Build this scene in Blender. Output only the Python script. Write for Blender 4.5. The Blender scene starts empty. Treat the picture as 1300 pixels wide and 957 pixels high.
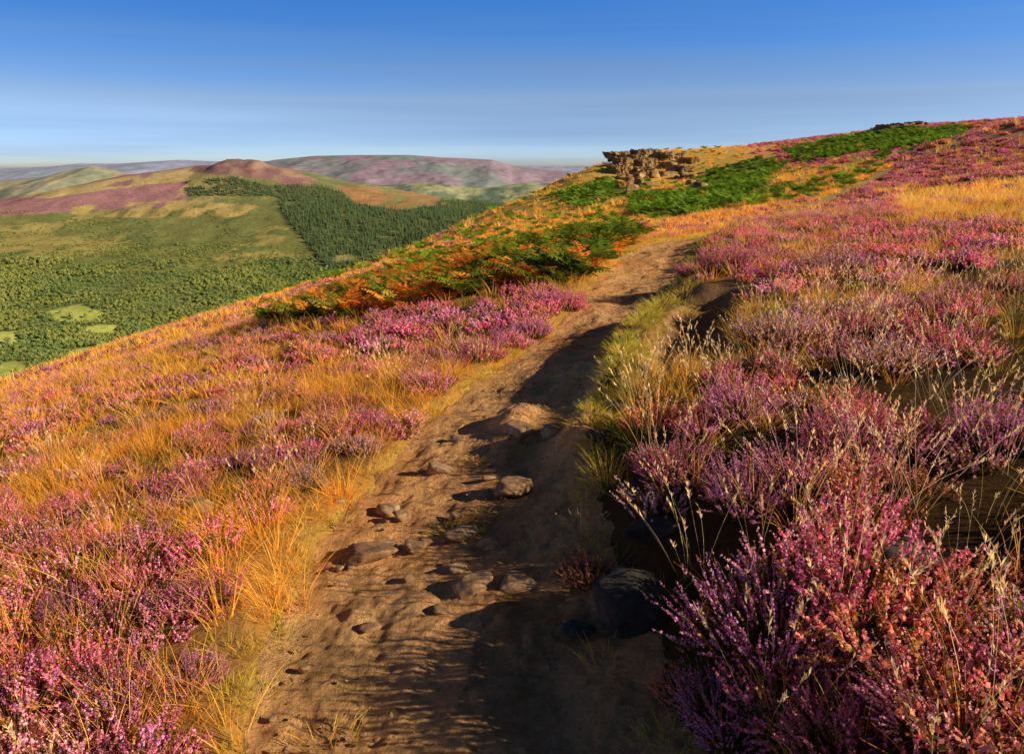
import bpy, bmesh, math, random
import numpy as np
from mathutils import Vector, noise as mnoise
random.seed(7); RNG = np.random.default_rng(11)
SC = bpy.context.scene; COL = SC.collection
TH = math.radians(14.5); ST, CT = math.sin(TH), math.cos(TH); F = 1020.0; CAMZ = 1.6
SUN_EL, SUN_AZ = 25.0, 107.0

# ------------------------------------------------------------------ maths
def proj(x, y, z):
    zz = z - CAMZ
    dep = np.maximum(y*CT - zz*ST, 0.05)
    return 650 + F*x/dep, 478.5 - F*(y*ST + zz*CT)/dep
def ray(px, py):
    xr = (px-650)/F; yd = (py-478.5)/F
    return np.array([xr, CT - yd*ST, -ST - yd*CT])
def at(px, py, Y):
    r = ray(px, py); s = Y/r[1]
    return (r[0]*s, Y, CAMZ + r[2]*s)
def sm(a, b, x):
    t = np.clip((x-a)/(b-a), 0, 1); return t*t*(3-2*t)
def _h(xi, yi, s):
    h = (xi*374761393 + yi*668265263 + s*1442695041) & 0x7fffffff
    h = ((h ^ (h >> 13))*1274126177) & 0x7fffffff
    h = ((h ^ (h >> 11))*974634777) & 0x7fffffff
    return ((h >> 8) & 0xffff)/65535.0
def vnoise(x, y, s=0):
    x = np.asarray(x, float); y = np.asarray(y, float)
    xf = np.floor(x); yf = np.floor(y); xi = xf.astype(np.int64); yi = yf.astype(np.int64)
    u = x-xf; v = y-yf; u = u*u*(3-2*u); v = v*v*(3-2*v)
    a = _h(xi, yi, s); b = _h(xi+1, yi, s); c = _h(xi, yi+1, s); d = _h(xi+1, yi+1, s)
    return (a*(1-u)+b*u)*(1-v) + (c*(1-u)+d*u)*v
def fbm(x, y, o=4, s=0):
    t = 0; a = 1; n = 0
    for i in range(o):
        t = t + a*(vnoise(x*2**i+17.3*i, y*2**i-9.1*i, s+i)*2-1); n += a; a *= .5
    return t/n
def pip(px, py, poly):
    ins = np.zeros(np.shape(px), bool); n = len(poly); j = n-1
    for i in range(n):
        xi, yi = poly[i]; xj, yj = poly[j]
        c = ((yi > py) != (yj > py)) & (px < (xj-xi)*(py-yi)/((yj-yi) if yj != yi else 1e-9) + xi)
        ins ^= c; j = i
    return ins
class TPS:
    def __init__(s, pts, reg=1e-3):
        P = np.array(pts, float); s.sc = max(np.abs(P[:, :2]).max(), 1); s.x = P[:, :2]/s.sc
        n = len(P); K = s.phi(np.linalg.norm(s.x[:, None]-s.x[None], axis=2)) + reg*np.eye(n)*1e-2
        A = np.zeros((n+3, n+3)); A[:n, :n] = K; A[:n, n] = 1; A[:n, n+1:] = s.x; A[n, :n] = 1; A[n+1:, :n] = s.x.T
        s.w = np.linalg.solve(A, np.concatenate([P[:, 2], [0, 0, 0]]))
    def phi(s, r): return r*r*np.log(np.maximum(r, 1e-9))
    def __call__(s, x, y):
        sh = np.shape(x); x = np.ravel(x)/s.sc; y = np.ravel(y)/s.sc; n = len(s.x)
        z = s.w[n] + s.w[n+1]*x + s.w[n+2]*y
        for i in range(n): z = z + s.w[i]*s.phi(np.hypot(x-s.x[i, 0], y-s.x[i, 1]))
        return z.reshape(sh)

# ------------------------------------------------------------------ path line and moor height
PK = np.array([(-4, -.1, .7), (0, -.1, .72), (2.25, -.16, .70), (3.17, -.30, .67), (4.1, -.26, .59), (5.7, .07, .58), (7.0, .42, .50),
               (9.0, 1.14, .58), (12.45, 1.98, .70), (17.85, 3.4, .72), (20.8, 4.8, .8), (23.5, 6.5, .75), (28, 9, .7), (36, 13, .6), (46, 18.5, .5), (80, 40, .4)])
_py = np.arange(-4, 80, .05)
def _sm(a):
    k = np.ones(21)/21
    for _ in range(2): a = np.convolve(np.pad(a, 10, mode='edge'), k, 'valid')
    return a
_pc = _sm(np.interp(_py, PK[:, 0], PK[:, 1])); _pw = _sm(np.interp(_py, PK[:, 0], PK[:, 2])); _ps = np.gradient(_pc, .05)
def pathd(x, y):
    s = np.interp(y, _py, _ps)
    return (x-np.interp(y, _py, _pc))/np.sqrt(1+s*s), np.interp(y, _py, _pw)
mp = [at(*p) for p in [(0, 506, 22), (200, 428, 32), (400, 360, 50), (500, 326, 65), (600, 291, 85), (700, 244, 110), (765, 214, 140), (830, 232, 134),
      (830, 194, 154), (890, 190, 156), (980, 186, 158), (1130, 165, 160), (1240, 168, 110), (1300, 156, 70), (850, 274, 55), (600, 372, 13), (300, 430, 15),
      (100, 505, 12), (1300, 400, 6), (1300, 300, 11), (1300, 220, 35), (1150, 250, 35), (1000, 330, 13), (1100, 420, 6.3), (1100, 210, 80), (920, 240, 90),
      (900, 275, 40), (985, 284, 28), (1070, 247, 45)]]
for y in (-3, 0, 2, 4, 6, 8, 11, 15, 19): mp.append((float(np.interp(y, _py, _pc)), y, 0.0))
mp += [(-1.85, 2.5, -.2), (-3, 0, -.45), (-4, 5, -.75), (-8, 3, -1.7), (-15, 5, -3.4), (1.74, 2.6, .32), (3, 0, .5), (4, 3, .70), (8, 5, 1.2), (20, 15, 1.9), (40, 40, 3.6),
       (-40, 30, -14), (-60, 60, -30), (-40, 100, -24), (-20, 140, -18), (0, 180, -14), (20, 210, -4), (50, 210, 2), (90, 230, 5), (100, 120, 10), (70, 70, 9),
       (-150, 100, -85), (-100, 200, -75), (-250, 200, -145), (200, 200, 14), (0, 300, -60), (150, 320, -5), (-10, -6, -2), (10, -6, 1.2)]
T1 = TPS(mp)
def H(x, y):
    x = np.asarray(x, float); y = np.asarray(y, float)
    z = T1(x, y); d, w = pathd(x, y); r = np.hypot(x, y)
    fade = 1-sm(24, 40, y); out = sm(0, .5, np.abs(d)-w); hump = sm(5.0, 5.6, y)*(1-sm(8.2, 9.0, y))
    z = z - .05*(1-sm(-.1, .12, np.abs(d)-w))*fade
    z = z + np.where(d > 0, .17*sm(-.02+.75*hump, .45+.7*hump, d-w)*fade, .05*sm(0, .25, -d-w)*fade)
    z = z + hump*(.20*np.exp(-((d-w-.12)/.14)**2) - .13*np.exp(-((d-w-.60)/.20)**2))
    z = z + .17*np.exp(-((d-w-.0)/.14)**2 - ((y-4.45)/.32)**2) + .12*np.exp(-((d-.10)/.16)**2 - ((y-5.1)/.22)**2)
    z = z + .5*np.exp(-((x-4.3)/1.1)**2 - ((y-1.5)/1.7)**2)          # added hummock out of view, raised to shade the right foreground
    z = z + out*(.055*fbm(x/1.1, y/1.1, 4, 3)) + .35*sm(14, 60, r)*fbm(x/9, y/9, 4, 8)*sm(.5, 6, np.abs(d)-w)
    return z
def Hs(x, y): return float(H(np.array([x]), np.array([y]))[0])
def ground(px, py):
    r = ray(px, py); s = np.concatenate([np.arange(.8, 25, .03), np.geomspace(25, 260, 1500)])
    X = r[0]*s; Y = r[1]*s; Z = CAMZ+r[2]*s; k = np.argmax(Z < H(X, Y))
    return X[k], Y[k], float(H(X[k:k+1], Y[k:k+1])[0]), s[k]

# ------------------------------------------------------------------ mesh + material helpers
def mesh_np(name, V, Q, cols=None, mat=None, smooth=False):
    me = bpy.data.meshes.new(name); V = np.asarray(V, np.float32); Q = np.asarray(Q, np.int32); n = len(Q); k = Q.shape[1]
    me.vertices.add(len(V)); me.vertices.foreach_set('co', V.ravel())
    me.loops.add(n*k); me.loops.foreach_set('vertex_index', Q.ravel())
    me.polygons.add(n); me.polygons.foreach_set('loop_start', np.arange(0, n*k, k, dtype=np.int32))
    if smooth: me.polygons.foreach_set('use_smooth', np.ones(n, bool))
    if cols is not None:
        a = me.color_attributes.new('Col', 'FLOAT_COLOR', 'POINT')
        c = np.ones((len(V), 4), np.float32); c[:, :3] = np.clip(cols, 0, 1); a.data.foreach_set('color', c.ravel())
    if mat: me.materials.append(mat)
    me.update(calc_edges=True); return me
def grid_faces(nu, nv):
    i = np.arange(nu*nv).reshape(nu, nv)
    return np.stack([i[:-1, :-1], i[1:, :-1], i[1:, 1:], i[:-1, 1:]], -1).reshape(-1, 4)
def link(name, me, parent=None, **props):
    o = bpy.data.objects.new(name, me); COL.objects.link(o)
    if parent: o.parent = parent
    for k, v in props.items():
        if v: o[k] = v
    return o
def NM(name):
    m = bpy.data.materials.new(name); m.use_nodes = True; nt = m.node_tree; nt.nodes.clear()
    out = nt.nodes.new('ShaderNodeOutputMaterial'); return m, nt, out
def N(nt, t, **kw):
    n = nt.nodes.new(t)
    for k, v in kw.items(): setattr(n, k, v)
    return n
def plant_mat(name, trans=.25, var=.45):
    # thin leaf: light reflected from the lit face plus light passing through to the other
    m, nt, out = NM(name); L = nt.links.new
    a = N(nt, 'ShaderNodeAttribute', attribute_name='Col'); oi = N(nt, 'ShaderNodeObjectInfo')
    mr = N(nt, 'ShaderNodeMapRange'); mr.inputs[3].default_value = 1-var; mr.inputs[4].default_value = 1+var*.6
    L(oi.outputs['Random'], mr.inputs[0])
    hs = N(nt, 'ShaderNodeHueSaturation'); L(a.outputs['Color'], hs.inputs['Color']); L(mr.outputs[0], hs.inputs['Value'])
    sc = N(nt, 'ShaderNodeVectorMath', operation='SCALE'); sc.inputs['Scale'].default_value = trans; L(hs.outputs[0], sc.inputs[0])
    df = N(nt, 'ShaderNodeBsdfDiffuse'); tr = N(nt, 'ShaderNodeBsdfTranslucent'); mx = N(nt, 'ShaderNodeAddShader')
    L(hs.outputs[0], df.inputs[0]); L(sc.outputs[0], tr.inputs[0]); L(df.outputs[0], mx.inputs[0]); L(tr.outputs[0], mx.inputs[1]); L(mx.outputs[0], out.inputs[0])
    return m
def ground_mat(name, sc1, sc2, bump=.3, dist=.02, lo=.6, hi=1.3, tint=None):
    m, nt, out = NM(name); L = nt.links.new
    a = N(nt, 'ShaderNodeAttribute', attribute_name='Col'); tc = N(nt, 'ShaderNodeTexCoord')
    n1 = N(nt, 'ShaderNodeTexNoise'); n1.inputs['Scale'].default_value = sc1; n1.inputs['Detail'].default_value = 8; n1.inputs['Roughness'].default_value = .65
    n2 = N(nt, 'ShaderNodeTexNoise'); n2.inputs['Scale'].default_value = sc2; n2.inputs['Detail'].default_value = 6; n2.inputs['Roughness'].default_value = .7
    L(tc.outputs['Object'], n1.inputs[0]); L(tc.outputs['Object'], n2.inputs[0])
    ad = N(nt, 'ShaderNodeMath', operation='ADD'); L(n1.outputs[0], ad.inputs[0]); L(n2.outputs[0], ad.inputs[1])
    mr = N(nt, 'ShaderNodeMapRange'); mr.inputs[1].default_value = .7; mr.inputs[2].default_value = 1.3; mr.inputs[3].default_value = lo; mr.inputs[4].default_value = hi
    L(ad.outputs[0], mr.inputs[0])
    mu = N(nt, 'ShaderNodeVectorMath', operation='SCALE'); L(a.outputs['Color'], mu.inputs[0]); L(mr.outputs[0], mu.inputs['Scale'])
    b = N(nt, 'ShaderNodeBsdfPrincipled'); b.inputs['Roughness'].default_value = .95; b.inputs['Specular IOR Level'].default_value = .1
    L(mu.outputs[0], b.inputs['Base Color'])
    bp = N(nt, 'ShaderNodeBump'); bp.inputs['Strength'].default_value = bump; bp.inputs['Distance'].default_value = dist
    L(ad.outputs[0], bp.inputs['Height']); L(bp.outputs[0], b.inputs['Normal']); L(b.outputs[0], out.inputs[0]); return m
def rock_mat(name, c0, c1, c2, sc=6., bump=.5, dist=.02):
    m, nt, out = NM(name); L = nt.links.new
    tc = N(nt, 'ShaderNodeTexCoord'); oi = N(nt, 'ShaderNodeObjectInfo')
    vm = N(nt, 'ShaderNodeVectorMath', operation='ADD'); L(tc.outputs['Object'], vm.inputs[0]); L(oi.outputs['Random'], vm.inputs[1])
    n1 = N(nt, 'ShaderNodeTexNoise'); n1.inputs['Scale'].default_value = sc; n1.inputs['Detail'].default_value = 9; n1.inputs['Roughness'].default_value = .68
    n2 = N(nt, 'ShaderNodeTexNoise'); n2.inputs['Scale'].default_value = sc*7; n2.inputs['Detail'].default_value = 6; n2.inputs['Roughness'].default_value = .75
    L(vm.outputs[0], n1.inputs[0]); L(vm.outputs[0], n2.inputs[0])
    cr = N(nt, 'ShaderNodeValToRGB'); e = cr.color_ramp; e.elements[0].position = .33; e.elements[0].color = (*c0, 1); e.elements[1].position = .68; e.elements[1].color = (*c2, 1)
    q = e.elements.new(.5); q.color = (*c1, 1); L(n1.outputs[0], cr.inputs[0])
    mr = N(nt, 'ShaderNodeMapRange'); mr.inputs[1].default_value = .3; mr.inputs[2].default_value = .7; mr.inputs[3].default_value = .6; mr.inputs[4].default_value = 1.3; L(n2.outputs[0], mr.inputs[0])
    mu = N(nt, 'ShaderNodeVectorMath', operation='SCALE'); L(cr.outputs[0], mu.inputs[0]); L(mr.outputs[0], mu.inputs['Scale'])
    b = N(nt, 'ShaderNodeBsdfPrincipled'); b.inputs['Roughness'].default_value = .9; b.inputs['Specular IOR Level'].default_value = .2; L(mu.outputs[0], b.inputs['Base Color'])
    ad = N(nt, 'ShaderNodeMath', operation='MULTIPLY_ADD'); ad.inputs[1].default_value = .4; L(n2.outputs[0], ad.inputs[0]); L(n1.outputs[0], ad.inputs[2])
    bp = N(nt, 'ShaderNodeBump'); bp.inputs['Strength'].default_value = bump; bp.inputs['Distance'].default_value = dist; L(ad.outputs[0], bp.inputs['Height'])
    L(bp.outputs[0], b.inputs['Normal']); L(b.outputs[0], out.inputs[0]); return m

M_HEATH = plant_mat('heather_blossom', .45, .28); M_LEAF = plant_mat('heather_foliage', .25, .35); M_GRASS = plant_mat('dry_grass', .60, .2)
M_BRACK = plant_mat('bracken_frond', .5, .35); M_TREE = plant_mat('tree_foliage', .45, .2)
M_MOOR = ground_mat('moor_ground', 2.2, 23, .6, .04); M_PATH = ground_mat('path_dirt', 5, 48, 1., .03, .62, 1.32)
M_FAR = ground_mat('hill_ground', .018, .11, .4, 6, .62, 1.35); M_DIST = ground_mat('distant_ground', .004, .02, .3, 20, .75, 1.2)
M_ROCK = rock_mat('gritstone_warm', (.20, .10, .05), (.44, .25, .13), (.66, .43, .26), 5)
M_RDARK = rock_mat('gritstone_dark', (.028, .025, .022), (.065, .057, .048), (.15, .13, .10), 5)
M_CRAG = rock_mat('crag_stone', (.11, .065, .035), (.44, .26, .115), (.88, .58, .28), .6, .9, .6)

# ------------------------------------------------------------------ land cover classes
B_POLY = [(340, 412), (440, 364), (560, 322), (640, 299), (720, 289), (800, 298), (808, 322), (778, 348), (740, 360), (640, 370), (560, 385), (470, 405)]
PINK = [(520, 398), (640, 370), (745, 360), (757, 380), (705, 408), (645, 448), (560, 468), (480, 462), (440, 440)]
PL = [(-500, 700), (150, 690), (270, 700), (310, 780), (290, 1050), (-500, 1050)]
PL2 = [(330, 548), (440, 538), (495, 565), (430, 625), (330, 628), (190, 630), (180, 585)]
GOLD = [(1115, 243), (1320, 228), (1320, 290), (1165, 287)]
PEAT = [[(1085, 610), (1200, 575), (1420, 575), (1420, 800), (1220, 770), (1130, 720)], [(1010, 478), (1100, 455), (1420, 440), (1420, 520), (1180, 530), (1080, 530)]]
GREENS = [[(900, 216), (965, 201), (1000, 208), (960, 242), (925, 264), (880, 276), (848, 272)], [(990, 190), (1130, 163), (1235, 163), (1210, 181), (1080, 197), (1015, 207)],
          [(800, 246), (885, 240), (865, 267), (805, 275)], [(700, 250), (775, 224), (798, 246), (740, 268)]]
def cover(x, y, z):
    px, py = proj(x, y, z); d, w = pathd(x, y); e = np.abs(d)-w; r = np.hypot(x, y); left = d < 0
    s = np.maximum(r/11, 1.); n = fbm(x/(1.2*s), y/(1.2*s), 3, 21); n2 = fbm(x/(.5*s), y/(.5*s), 3, 41)
    he = np.where(left, .50+.30*n+.55*n2, np.where(r < 9, .42+1.3*n, .76+.7*n)); go = np.where(left, .60-.4*n, np.where(r < 9, .30-.4*n, .42-.6*n2)); sh = np.zeros_like(x)+.06; bg = np.zeros_like(x); bo = np.zeros_like(x)
    def st(m, h, g, s_=.05, a=0., b=0.):
        he[m] = h if np.isscalar(h) else h[m]; go[m] = g if np.isscalar(g) else g[m]; sh[m] = s_; bg[m] = a; bo[m] = b
    st(left & pip(px, py, PINK) & (y > 4), .80+.5*n, .26, .05)
    st(left & pip(px, py, PL), .86+.6*n, .42-.3*n); st(left & pip(px, py, PL2), .68+.6*n, .35)
    for i_, p_ in enumerate(PEAT): st(~left & pip(px, py, p_) & (r < 9), .12+.8*n if i_ != 1 else .25+.9*n, .06, .01)
    m = left & pip(px, py, B_POLY) & (y > 8)
    kr = sm(600, 780, px)*.9 + .15*n2; edge = .6+.4*sm(.0, .35, n2+.5)
    bgm = np.clip(.24+.28*kr, .05, .60)*edge; bom = np.clip(.62-.28*kr, .22, .75)*edge
    he[m] = .12; go[m] = .35; sh[m] = .05; bg[m] = bgm[m]; bo[m] = bom[m]
    st(~left & pip(px, py, GOLD) & (y > 10), .08, .90)
    far = (r > 48)
    st(far & ~left, .85+.5*n, .26-.3*n, 0); st(far & left, .10+.4*n, .85, .4, .06)
    st(far & ~left & (px < 985) & (py > 186), .32+.6*n, .70-.4*n, 0)
    for g in GREENS: st(far & pip(px, py, g), .02, .10, 0, .96, .02)
    fr = np.where(left, .06+.16*n2+.08*sm(4, 12, y), np.interp(y, [0, 3, 3.7, 4.2, 5, 5.6, 8.6, 9.6, 14, 20, 40], [-.05, -.02, .16, .22, .34, .95, .90, .35, .2, .15, .1])+.12*n2)
    f = (e < fr) & (y < 60); st(f & left, .06, .34, .6); st(f & ~left, .0, .02, .9)
    tr_ = f & ~left & (e > .30) & (y > 5.0) & (y < 9.2); sh[tr_] = .02; go[tr_] = 0
    ins = e < (-.03+.06*n2); sh[ins] *= np.where(y[ins] > 19, .5, .02)
    for a in (he, go, bg, bo): a[ins & (y < 46)] = 0
    return np.clip(he, 0, 1), np.clip(go, 0, 1), np.clip(sh, 0, 1), bg, bo, px, py, d, w, n

# ------------------------------------------------------------------ moor ground sheet
na, nr = 640, 520
A = np.radians(np.linspace(-80, 100, na)); R_ = np.geomspace(.45, 330, nr)
AA, RR = np.meshgrid(A, R_, indexing='ij'); X = (RR*np.sin(AA)).ravel(); Y = (RR*np.cos(AA)).ravel()-.6
Z = H(X, Y); he, go, sh, bg, bo, px, py, d, w, n = cover(X, Y, Z)
e = np.abs(d)-w
tot = he+go+sh+bg+bo+.05
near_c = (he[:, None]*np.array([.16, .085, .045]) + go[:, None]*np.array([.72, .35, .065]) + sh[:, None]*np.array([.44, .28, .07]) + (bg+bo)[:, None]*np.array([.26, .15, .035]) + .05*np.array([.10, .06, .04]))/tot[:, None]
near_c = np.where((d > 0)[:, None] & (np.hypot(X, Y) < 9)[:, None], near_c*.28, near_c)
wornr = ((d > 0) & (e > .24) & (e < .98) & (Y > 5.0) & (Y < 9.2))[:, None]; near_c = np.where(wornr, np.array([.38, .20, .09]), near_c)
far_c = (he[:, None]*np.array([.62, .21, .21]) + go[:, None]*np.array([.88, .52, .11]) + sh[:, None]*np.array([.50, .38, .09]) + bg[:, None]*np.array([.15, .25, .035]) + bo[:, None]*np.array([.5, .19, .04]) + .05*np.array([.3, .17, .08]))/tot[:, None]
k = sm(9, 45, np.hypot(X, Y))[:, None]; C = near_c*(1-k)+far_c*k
tr = ((e < 0) & (Y > 19))[:, None]; C = np.where(tr & (Y < 60)[:, None], C*.4+np.array([.82, .54, .25])*.6, C)
Zm = Z - .06*(1-sm(-.12, .03, e+.05*fbm(X/.25, Y/.25, 3, 77)))*(1-sm(38, 42, Y))
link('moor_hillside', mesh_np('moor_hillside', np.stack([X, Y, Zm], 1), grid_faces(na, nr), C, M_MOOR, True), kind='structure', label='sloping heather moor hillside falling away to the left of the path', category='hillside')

# footpath sheet
ny, ns = 1200, 160
yy = np.geomspace(1.2, 44.5, ny)-2.2; ss = np.linspace(-1.28, 1.28, ns)
YY, SS = np.meshgrid(yy, ss, indexing='ij'); sl = np.interp(YY, _py, _ps); wv = np.interp(YY, _py, _pw); dd = SS*wv
nx = 1/np.sqrt(1+sl*sl); X = np.interp(YY, _py, _pc)+dd*nx; Y = YY-dd*sl*nx
X = X.ravel(); Y = Y.ravel(); Z = H(X, Y); s1 = SS.ravel()
D1 = dd.ravel(); warp = .12*fbm(X/.6, Y/.6, 2, 7); rutn = fbm((D1+warp)/.28, Y/2.0, 2, 47)
det = .032*fbm(X/.5, Y/.7, 3, 5)+.015*fbm(X/.13, Y/.14, 4, 15)+.030*np.maximum(fbm(X/.2, Y/.22, 3, 25)-.1, 0)+.008*fbm(X/.035, Y/.035, 3, 35)+.020*rutn
Zp = Z + det - .02*(1-np.abs(s1))*.5 - .055*sm(.9, 1.26, np.abs(s1)+.12*fbm(X/.3, Y/.3, 3, 66))
t = (.5+.5*fbm(X/.6, Y/.9, 4, 31))[:, None]; t2 = sm(.1, .5, fbm(X/.16, Y/.16, 3, 91))[:, None]
C = np.array([.94, .38, .125])*(1-t)+np.array([1., .60, .27])*t; C = C*(1-.26*t2)
C = C*(1-.2*sm(.85, 1.1, np.abs(s1)))[:, None]*(1-.2*sm(.0, .5, -rutn))[:, None]
link('footpath', mesh_np('footpath', np.stack([X, Y, Zp], 1), grid_faces(ny, ns), C, M_PATH, True), kind='structure', label='worn brown dirt footpath curving up the moor', category='path')

# ------------------------------------------------------------------ plant meshes
def nrm(v): return v/np.maximum(np.linalg.norm(v, axis=-1, keepdims=True), 1e-9)
def ribbons(B, D, Ln, Wd, bend, seg, c0, c1, rng, taper=.85):
    n = len(B); t = np.linspace(0, 1, seg+1)
    ctr = B[:, None]+D[:, None]*(Ln[:, None]*t)[..., None]+bend[:, None]*(t**2)[None, :, None]
    side = nrm(np.cross(D, rng.normal(size=(n, 3))))
    hw = (Wd[:, None]*(1-taper*t)/2)[..., None]
    V = np.stack([ctr-side[:, None]*hw, ctr+side[:, None]*hw], 2).reshape(-1, 3)
    i = (np.arange(n)[:, None]*(seg+1)+np.arange(seg)[None]).reshape(-1)*2
    Q = np.stack([i, i+1, i+3, i+2], 1)
    Cc = c0[:, None]*(1-t)[None, :, None]+c1[:, None]*t[None, :, None]
    return V, Q, np.repeat(Cc, 2, axis=1).reshape(-1, 3)
def cards(Cn, U, Vv, col):
    V = np.stack([Cn-Vv, Cn+U, Cn+Vv, Cn-U], 1).reshape(-1, 3); Q = np.arange(len(V)).reshape(-1, 4)
    return V, Q, np.repeat(col, 4, axis=0)
def join(parts):
    Vs, Qs, Cs, o = [], [], [], 0
    for V, Q, Cc in parts: Vs.append(V); Qs.append(Q+o); Cs.append(Cc); o += len(V)
    return np.concatenate(Vs), np.concatenate(Qs), np.concatenate(Cs)
def jit(c, n, rng, a=.3):
    return np.array(c)[None]*(1+a*rng.uniform(-1, 1, (n, 1)))*(1+.12*rng.uniform(-1, 1, (n, 3)))
def heather(seed, n, R, Hh, nf, fs, nl, ls, pink, dry=.1, leaf=(.095, .09, .027), sw=.004):
    g = np.random.default_rng(seed)
    a = g.uniform(0, 2*np.pi, n); q = np.sqrt(g.uniform(0, 1, n)); rad = np.stack([np.cos(a), np.sin(a), 0*a], 1)
    lump = 1+.22*np.sin(a*2+seed)+.15*np.sin(a*3+2*seed)
    B = rad*(R*.6*q*lump)[:, None]; D = nrm(rad*(q*.85)[:, None]+g.normal(0, .2, (n, 3))+np.array([0, 0, 1.])); 
    L = Hh*g.uniform(.6, 1.1, n)*(1-.36*q**2)*lump**.5; bend = (rad*(q*.15)[:, None]+g.normal(0, .10, (n, 3)))*L[:, None]
    cur = lambda i, t: B[i]+D[i]*(L[i]*t)[:, None]+bend[i]*(t**2)[:, None]
    st = ribbons(B, D, L, np.full(n, sw), bend, 3, jit((.08, .045, .025), n, g), jit((.18, .11, .04), n, g), g, .6)
    i = np.repeat(np.arange(n), nl); t = g.uniform(.12, .75, len(i)); P = cur(i, t); o = nrm(g.normal(size=(len(i), 3))+np.array([0, 0, .5])); 
    u = nrm(np.cross(o, g.normal(size=o.shape)))*(ls*.3); v = o*ls*g.uniform(.6, 1.3, (len(i), 1))
    lc = jit(leaf, len(i), g, .45); br = g.uniform(size=len(i)) < .4; lc[br] = jit((.30, .14, .045), br.sum(), g, .4)
    fo = join([st, cards(P+o*ls*.6, u, v, lc)])
    i = np.repeat(np.arange(n), nf); t = 1-.46*g.uniform(0, 1, len(i))**1.1; P = cur(i, t); o = nrm(g.normal(size=(len(i), 3))+D[i]*.3)
    sz = fs*(1.15-.6*(t-.5)*2*.6)*g.uniform(.7, 1.25, len(i)); P = P+o*(sz*.75)[:, None]
    u = nrm(np.cross(o, g.normal(size=o.shape))); v = nrm(np.cross(o, u)+o*.5)
    fc = jit(pink, len(i), g, .35); pale = g.uniform(size=len(i)) < .3; fc[pale] = fc[pale]*.5+np.array([.40, .24, .28])
    dr = g.uniform(size=n) < dry; m = dr[i]; fc[m] = jit((.54, .26, .09), m.sum(), g, .45)
    bl = cards(P, u*(sz*.75)[:, None], v*sz[:, None], fc)
    return fo, bl
def tuft(seed, n, R, L0, L1, wd, c0, c1, spread=.5, droop=.35, seg=3, heads=0):
    g = np.random.default_rng(seed); a = g.uniform(0, 2*np.pi, n); q = np.sqrt(g.uniform(0, 1, n)); rad = np.stack([np.cos(a), np.sin(a), 0*a], 1)
    B = rad*(R*q)[:, None]; D = nrm(rad*(q*spread)[:, None]+g.normal(0, .17, (n, 3))*[1, 1, .2]+np.array([0, 0, 1.])); L = g.uniform(L0, L1, n)
    bend = nrm(rad+g.normal(0, .5, (n, 3))*[1, 1, 0])*(L*droop*g.uniform(.2, 1.2, n))[:, None]; bend[:, 2] -= L*droop*.35
    P = [ribbons(B, D, L, wd*g.uniform(.7, 1.3, n), bend, seg, jit(c0, n, g), jit(c1, n, g), g)]
    if heads:
        i = np.repeat(np.arange(n), heads); t = g.uniform(.78, 1., len(i)); p = B[i]+D[i]*(L[i]*t)[:, None]+bend[i]*(t**2)[:, None]
        o = nrm(D[i]+g.normal(0, .35, (len(i), 3))); u = nrm(np.cross(o, g.normal(size=o.shape)))*.0024; P.append(cards(p+o*.008, u, o*.010, jit((.80, .58, .30), len(i), g)))
    return join(P)
def bracken(seed, nf, Lf, cg, pairs=13):
    g = np.random.default_rng(seed); P = []
    for k_ in range(nf):
        a = 2*np.pi*k_/nf+g.uniform(-.4, .4); rd = np.array([np.cos(a), np.sin(a), 0]); L = Lf*g.uniform(.7, 1.1); lean = g.uniform(.45, 1.0)
        t = np.linspace(0, 1, 9); ctr = rd*(L*lean*(.35*t+.65*t*t))[:, None]+np.array([0, 0, 1])*(L*(1.0*t-.45*t*t))[:, None]
        col = np.array(cg[g.integers(len(cg))])*g.uniform(.7, 1.2); sd = np.array([-rd[1], rd[0], 0])
        B = ctr[:-1]; dv = ctr[1:]-ctr[:-1]; l = np.linalg.norm(dv, axis=1); m = len(B)
        P.append(ribbons(B, dv/l[:, None], l, np.full(m, .012), np.zeros((m, 3)), 1, np.tile(col*.7, (m, 1)), np.tile(col*.7, (m, 1)), g, 0.))
        tt = np.linspace(.3, .98, pairs); c = np.stack([np.interp(tt, t, ctr[:, j]) for j in range(3)], 1)
        tg = nrm(np.stack([np.gradient(c[:, j]) for j in range(3)], 1))
        pl = L*.40*(1-((tt-.3)/.7))**.75+.02
        for sgn in (-1, 1):
            o = nrm(sd*sgn+tg*.45+np.array([0, 0, -.22])+g.normal(0, .08, (pairs, 3)))
            for f0, f1, wf in ((0, .55, 1.), (.45, 1., .7)):      # two leaflets along every pinna
                cn = c+o*(pl*(f0+f1)/2)[:, None]; uu = nrm(tg+g.normal(0, .15, tg.shape))*(L*.034*wf)
                P.append(cards(cn, uu, o*(pl*(f1-f0)/2)[:, None], np.tile(col, (pairs, 1))*g.uniform(.75, 1.25, (pairs, 1))))
    return join(P)
def mk(base, name, mat): return mesh_np(name, base[0], base[1], base[2], mat)
def mk2(fo, bl, name):
    V, Q, Cc = join([fo, bl]); me = mesh_np(name, V, Q, Cc, M_LEAF); me.materials.append(M_HEATH)
    mi = np.zeros(len(Q), np.int32); mi[len(fo[1]):] = 1; me.polygons.foreach_set('material_index', mi); return me
PINKS = [(.84, .22, .35), (.72, .25, .49), (.86, .40, .47), (.80, .29, .18), (.70, .46, .48)]

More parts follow.
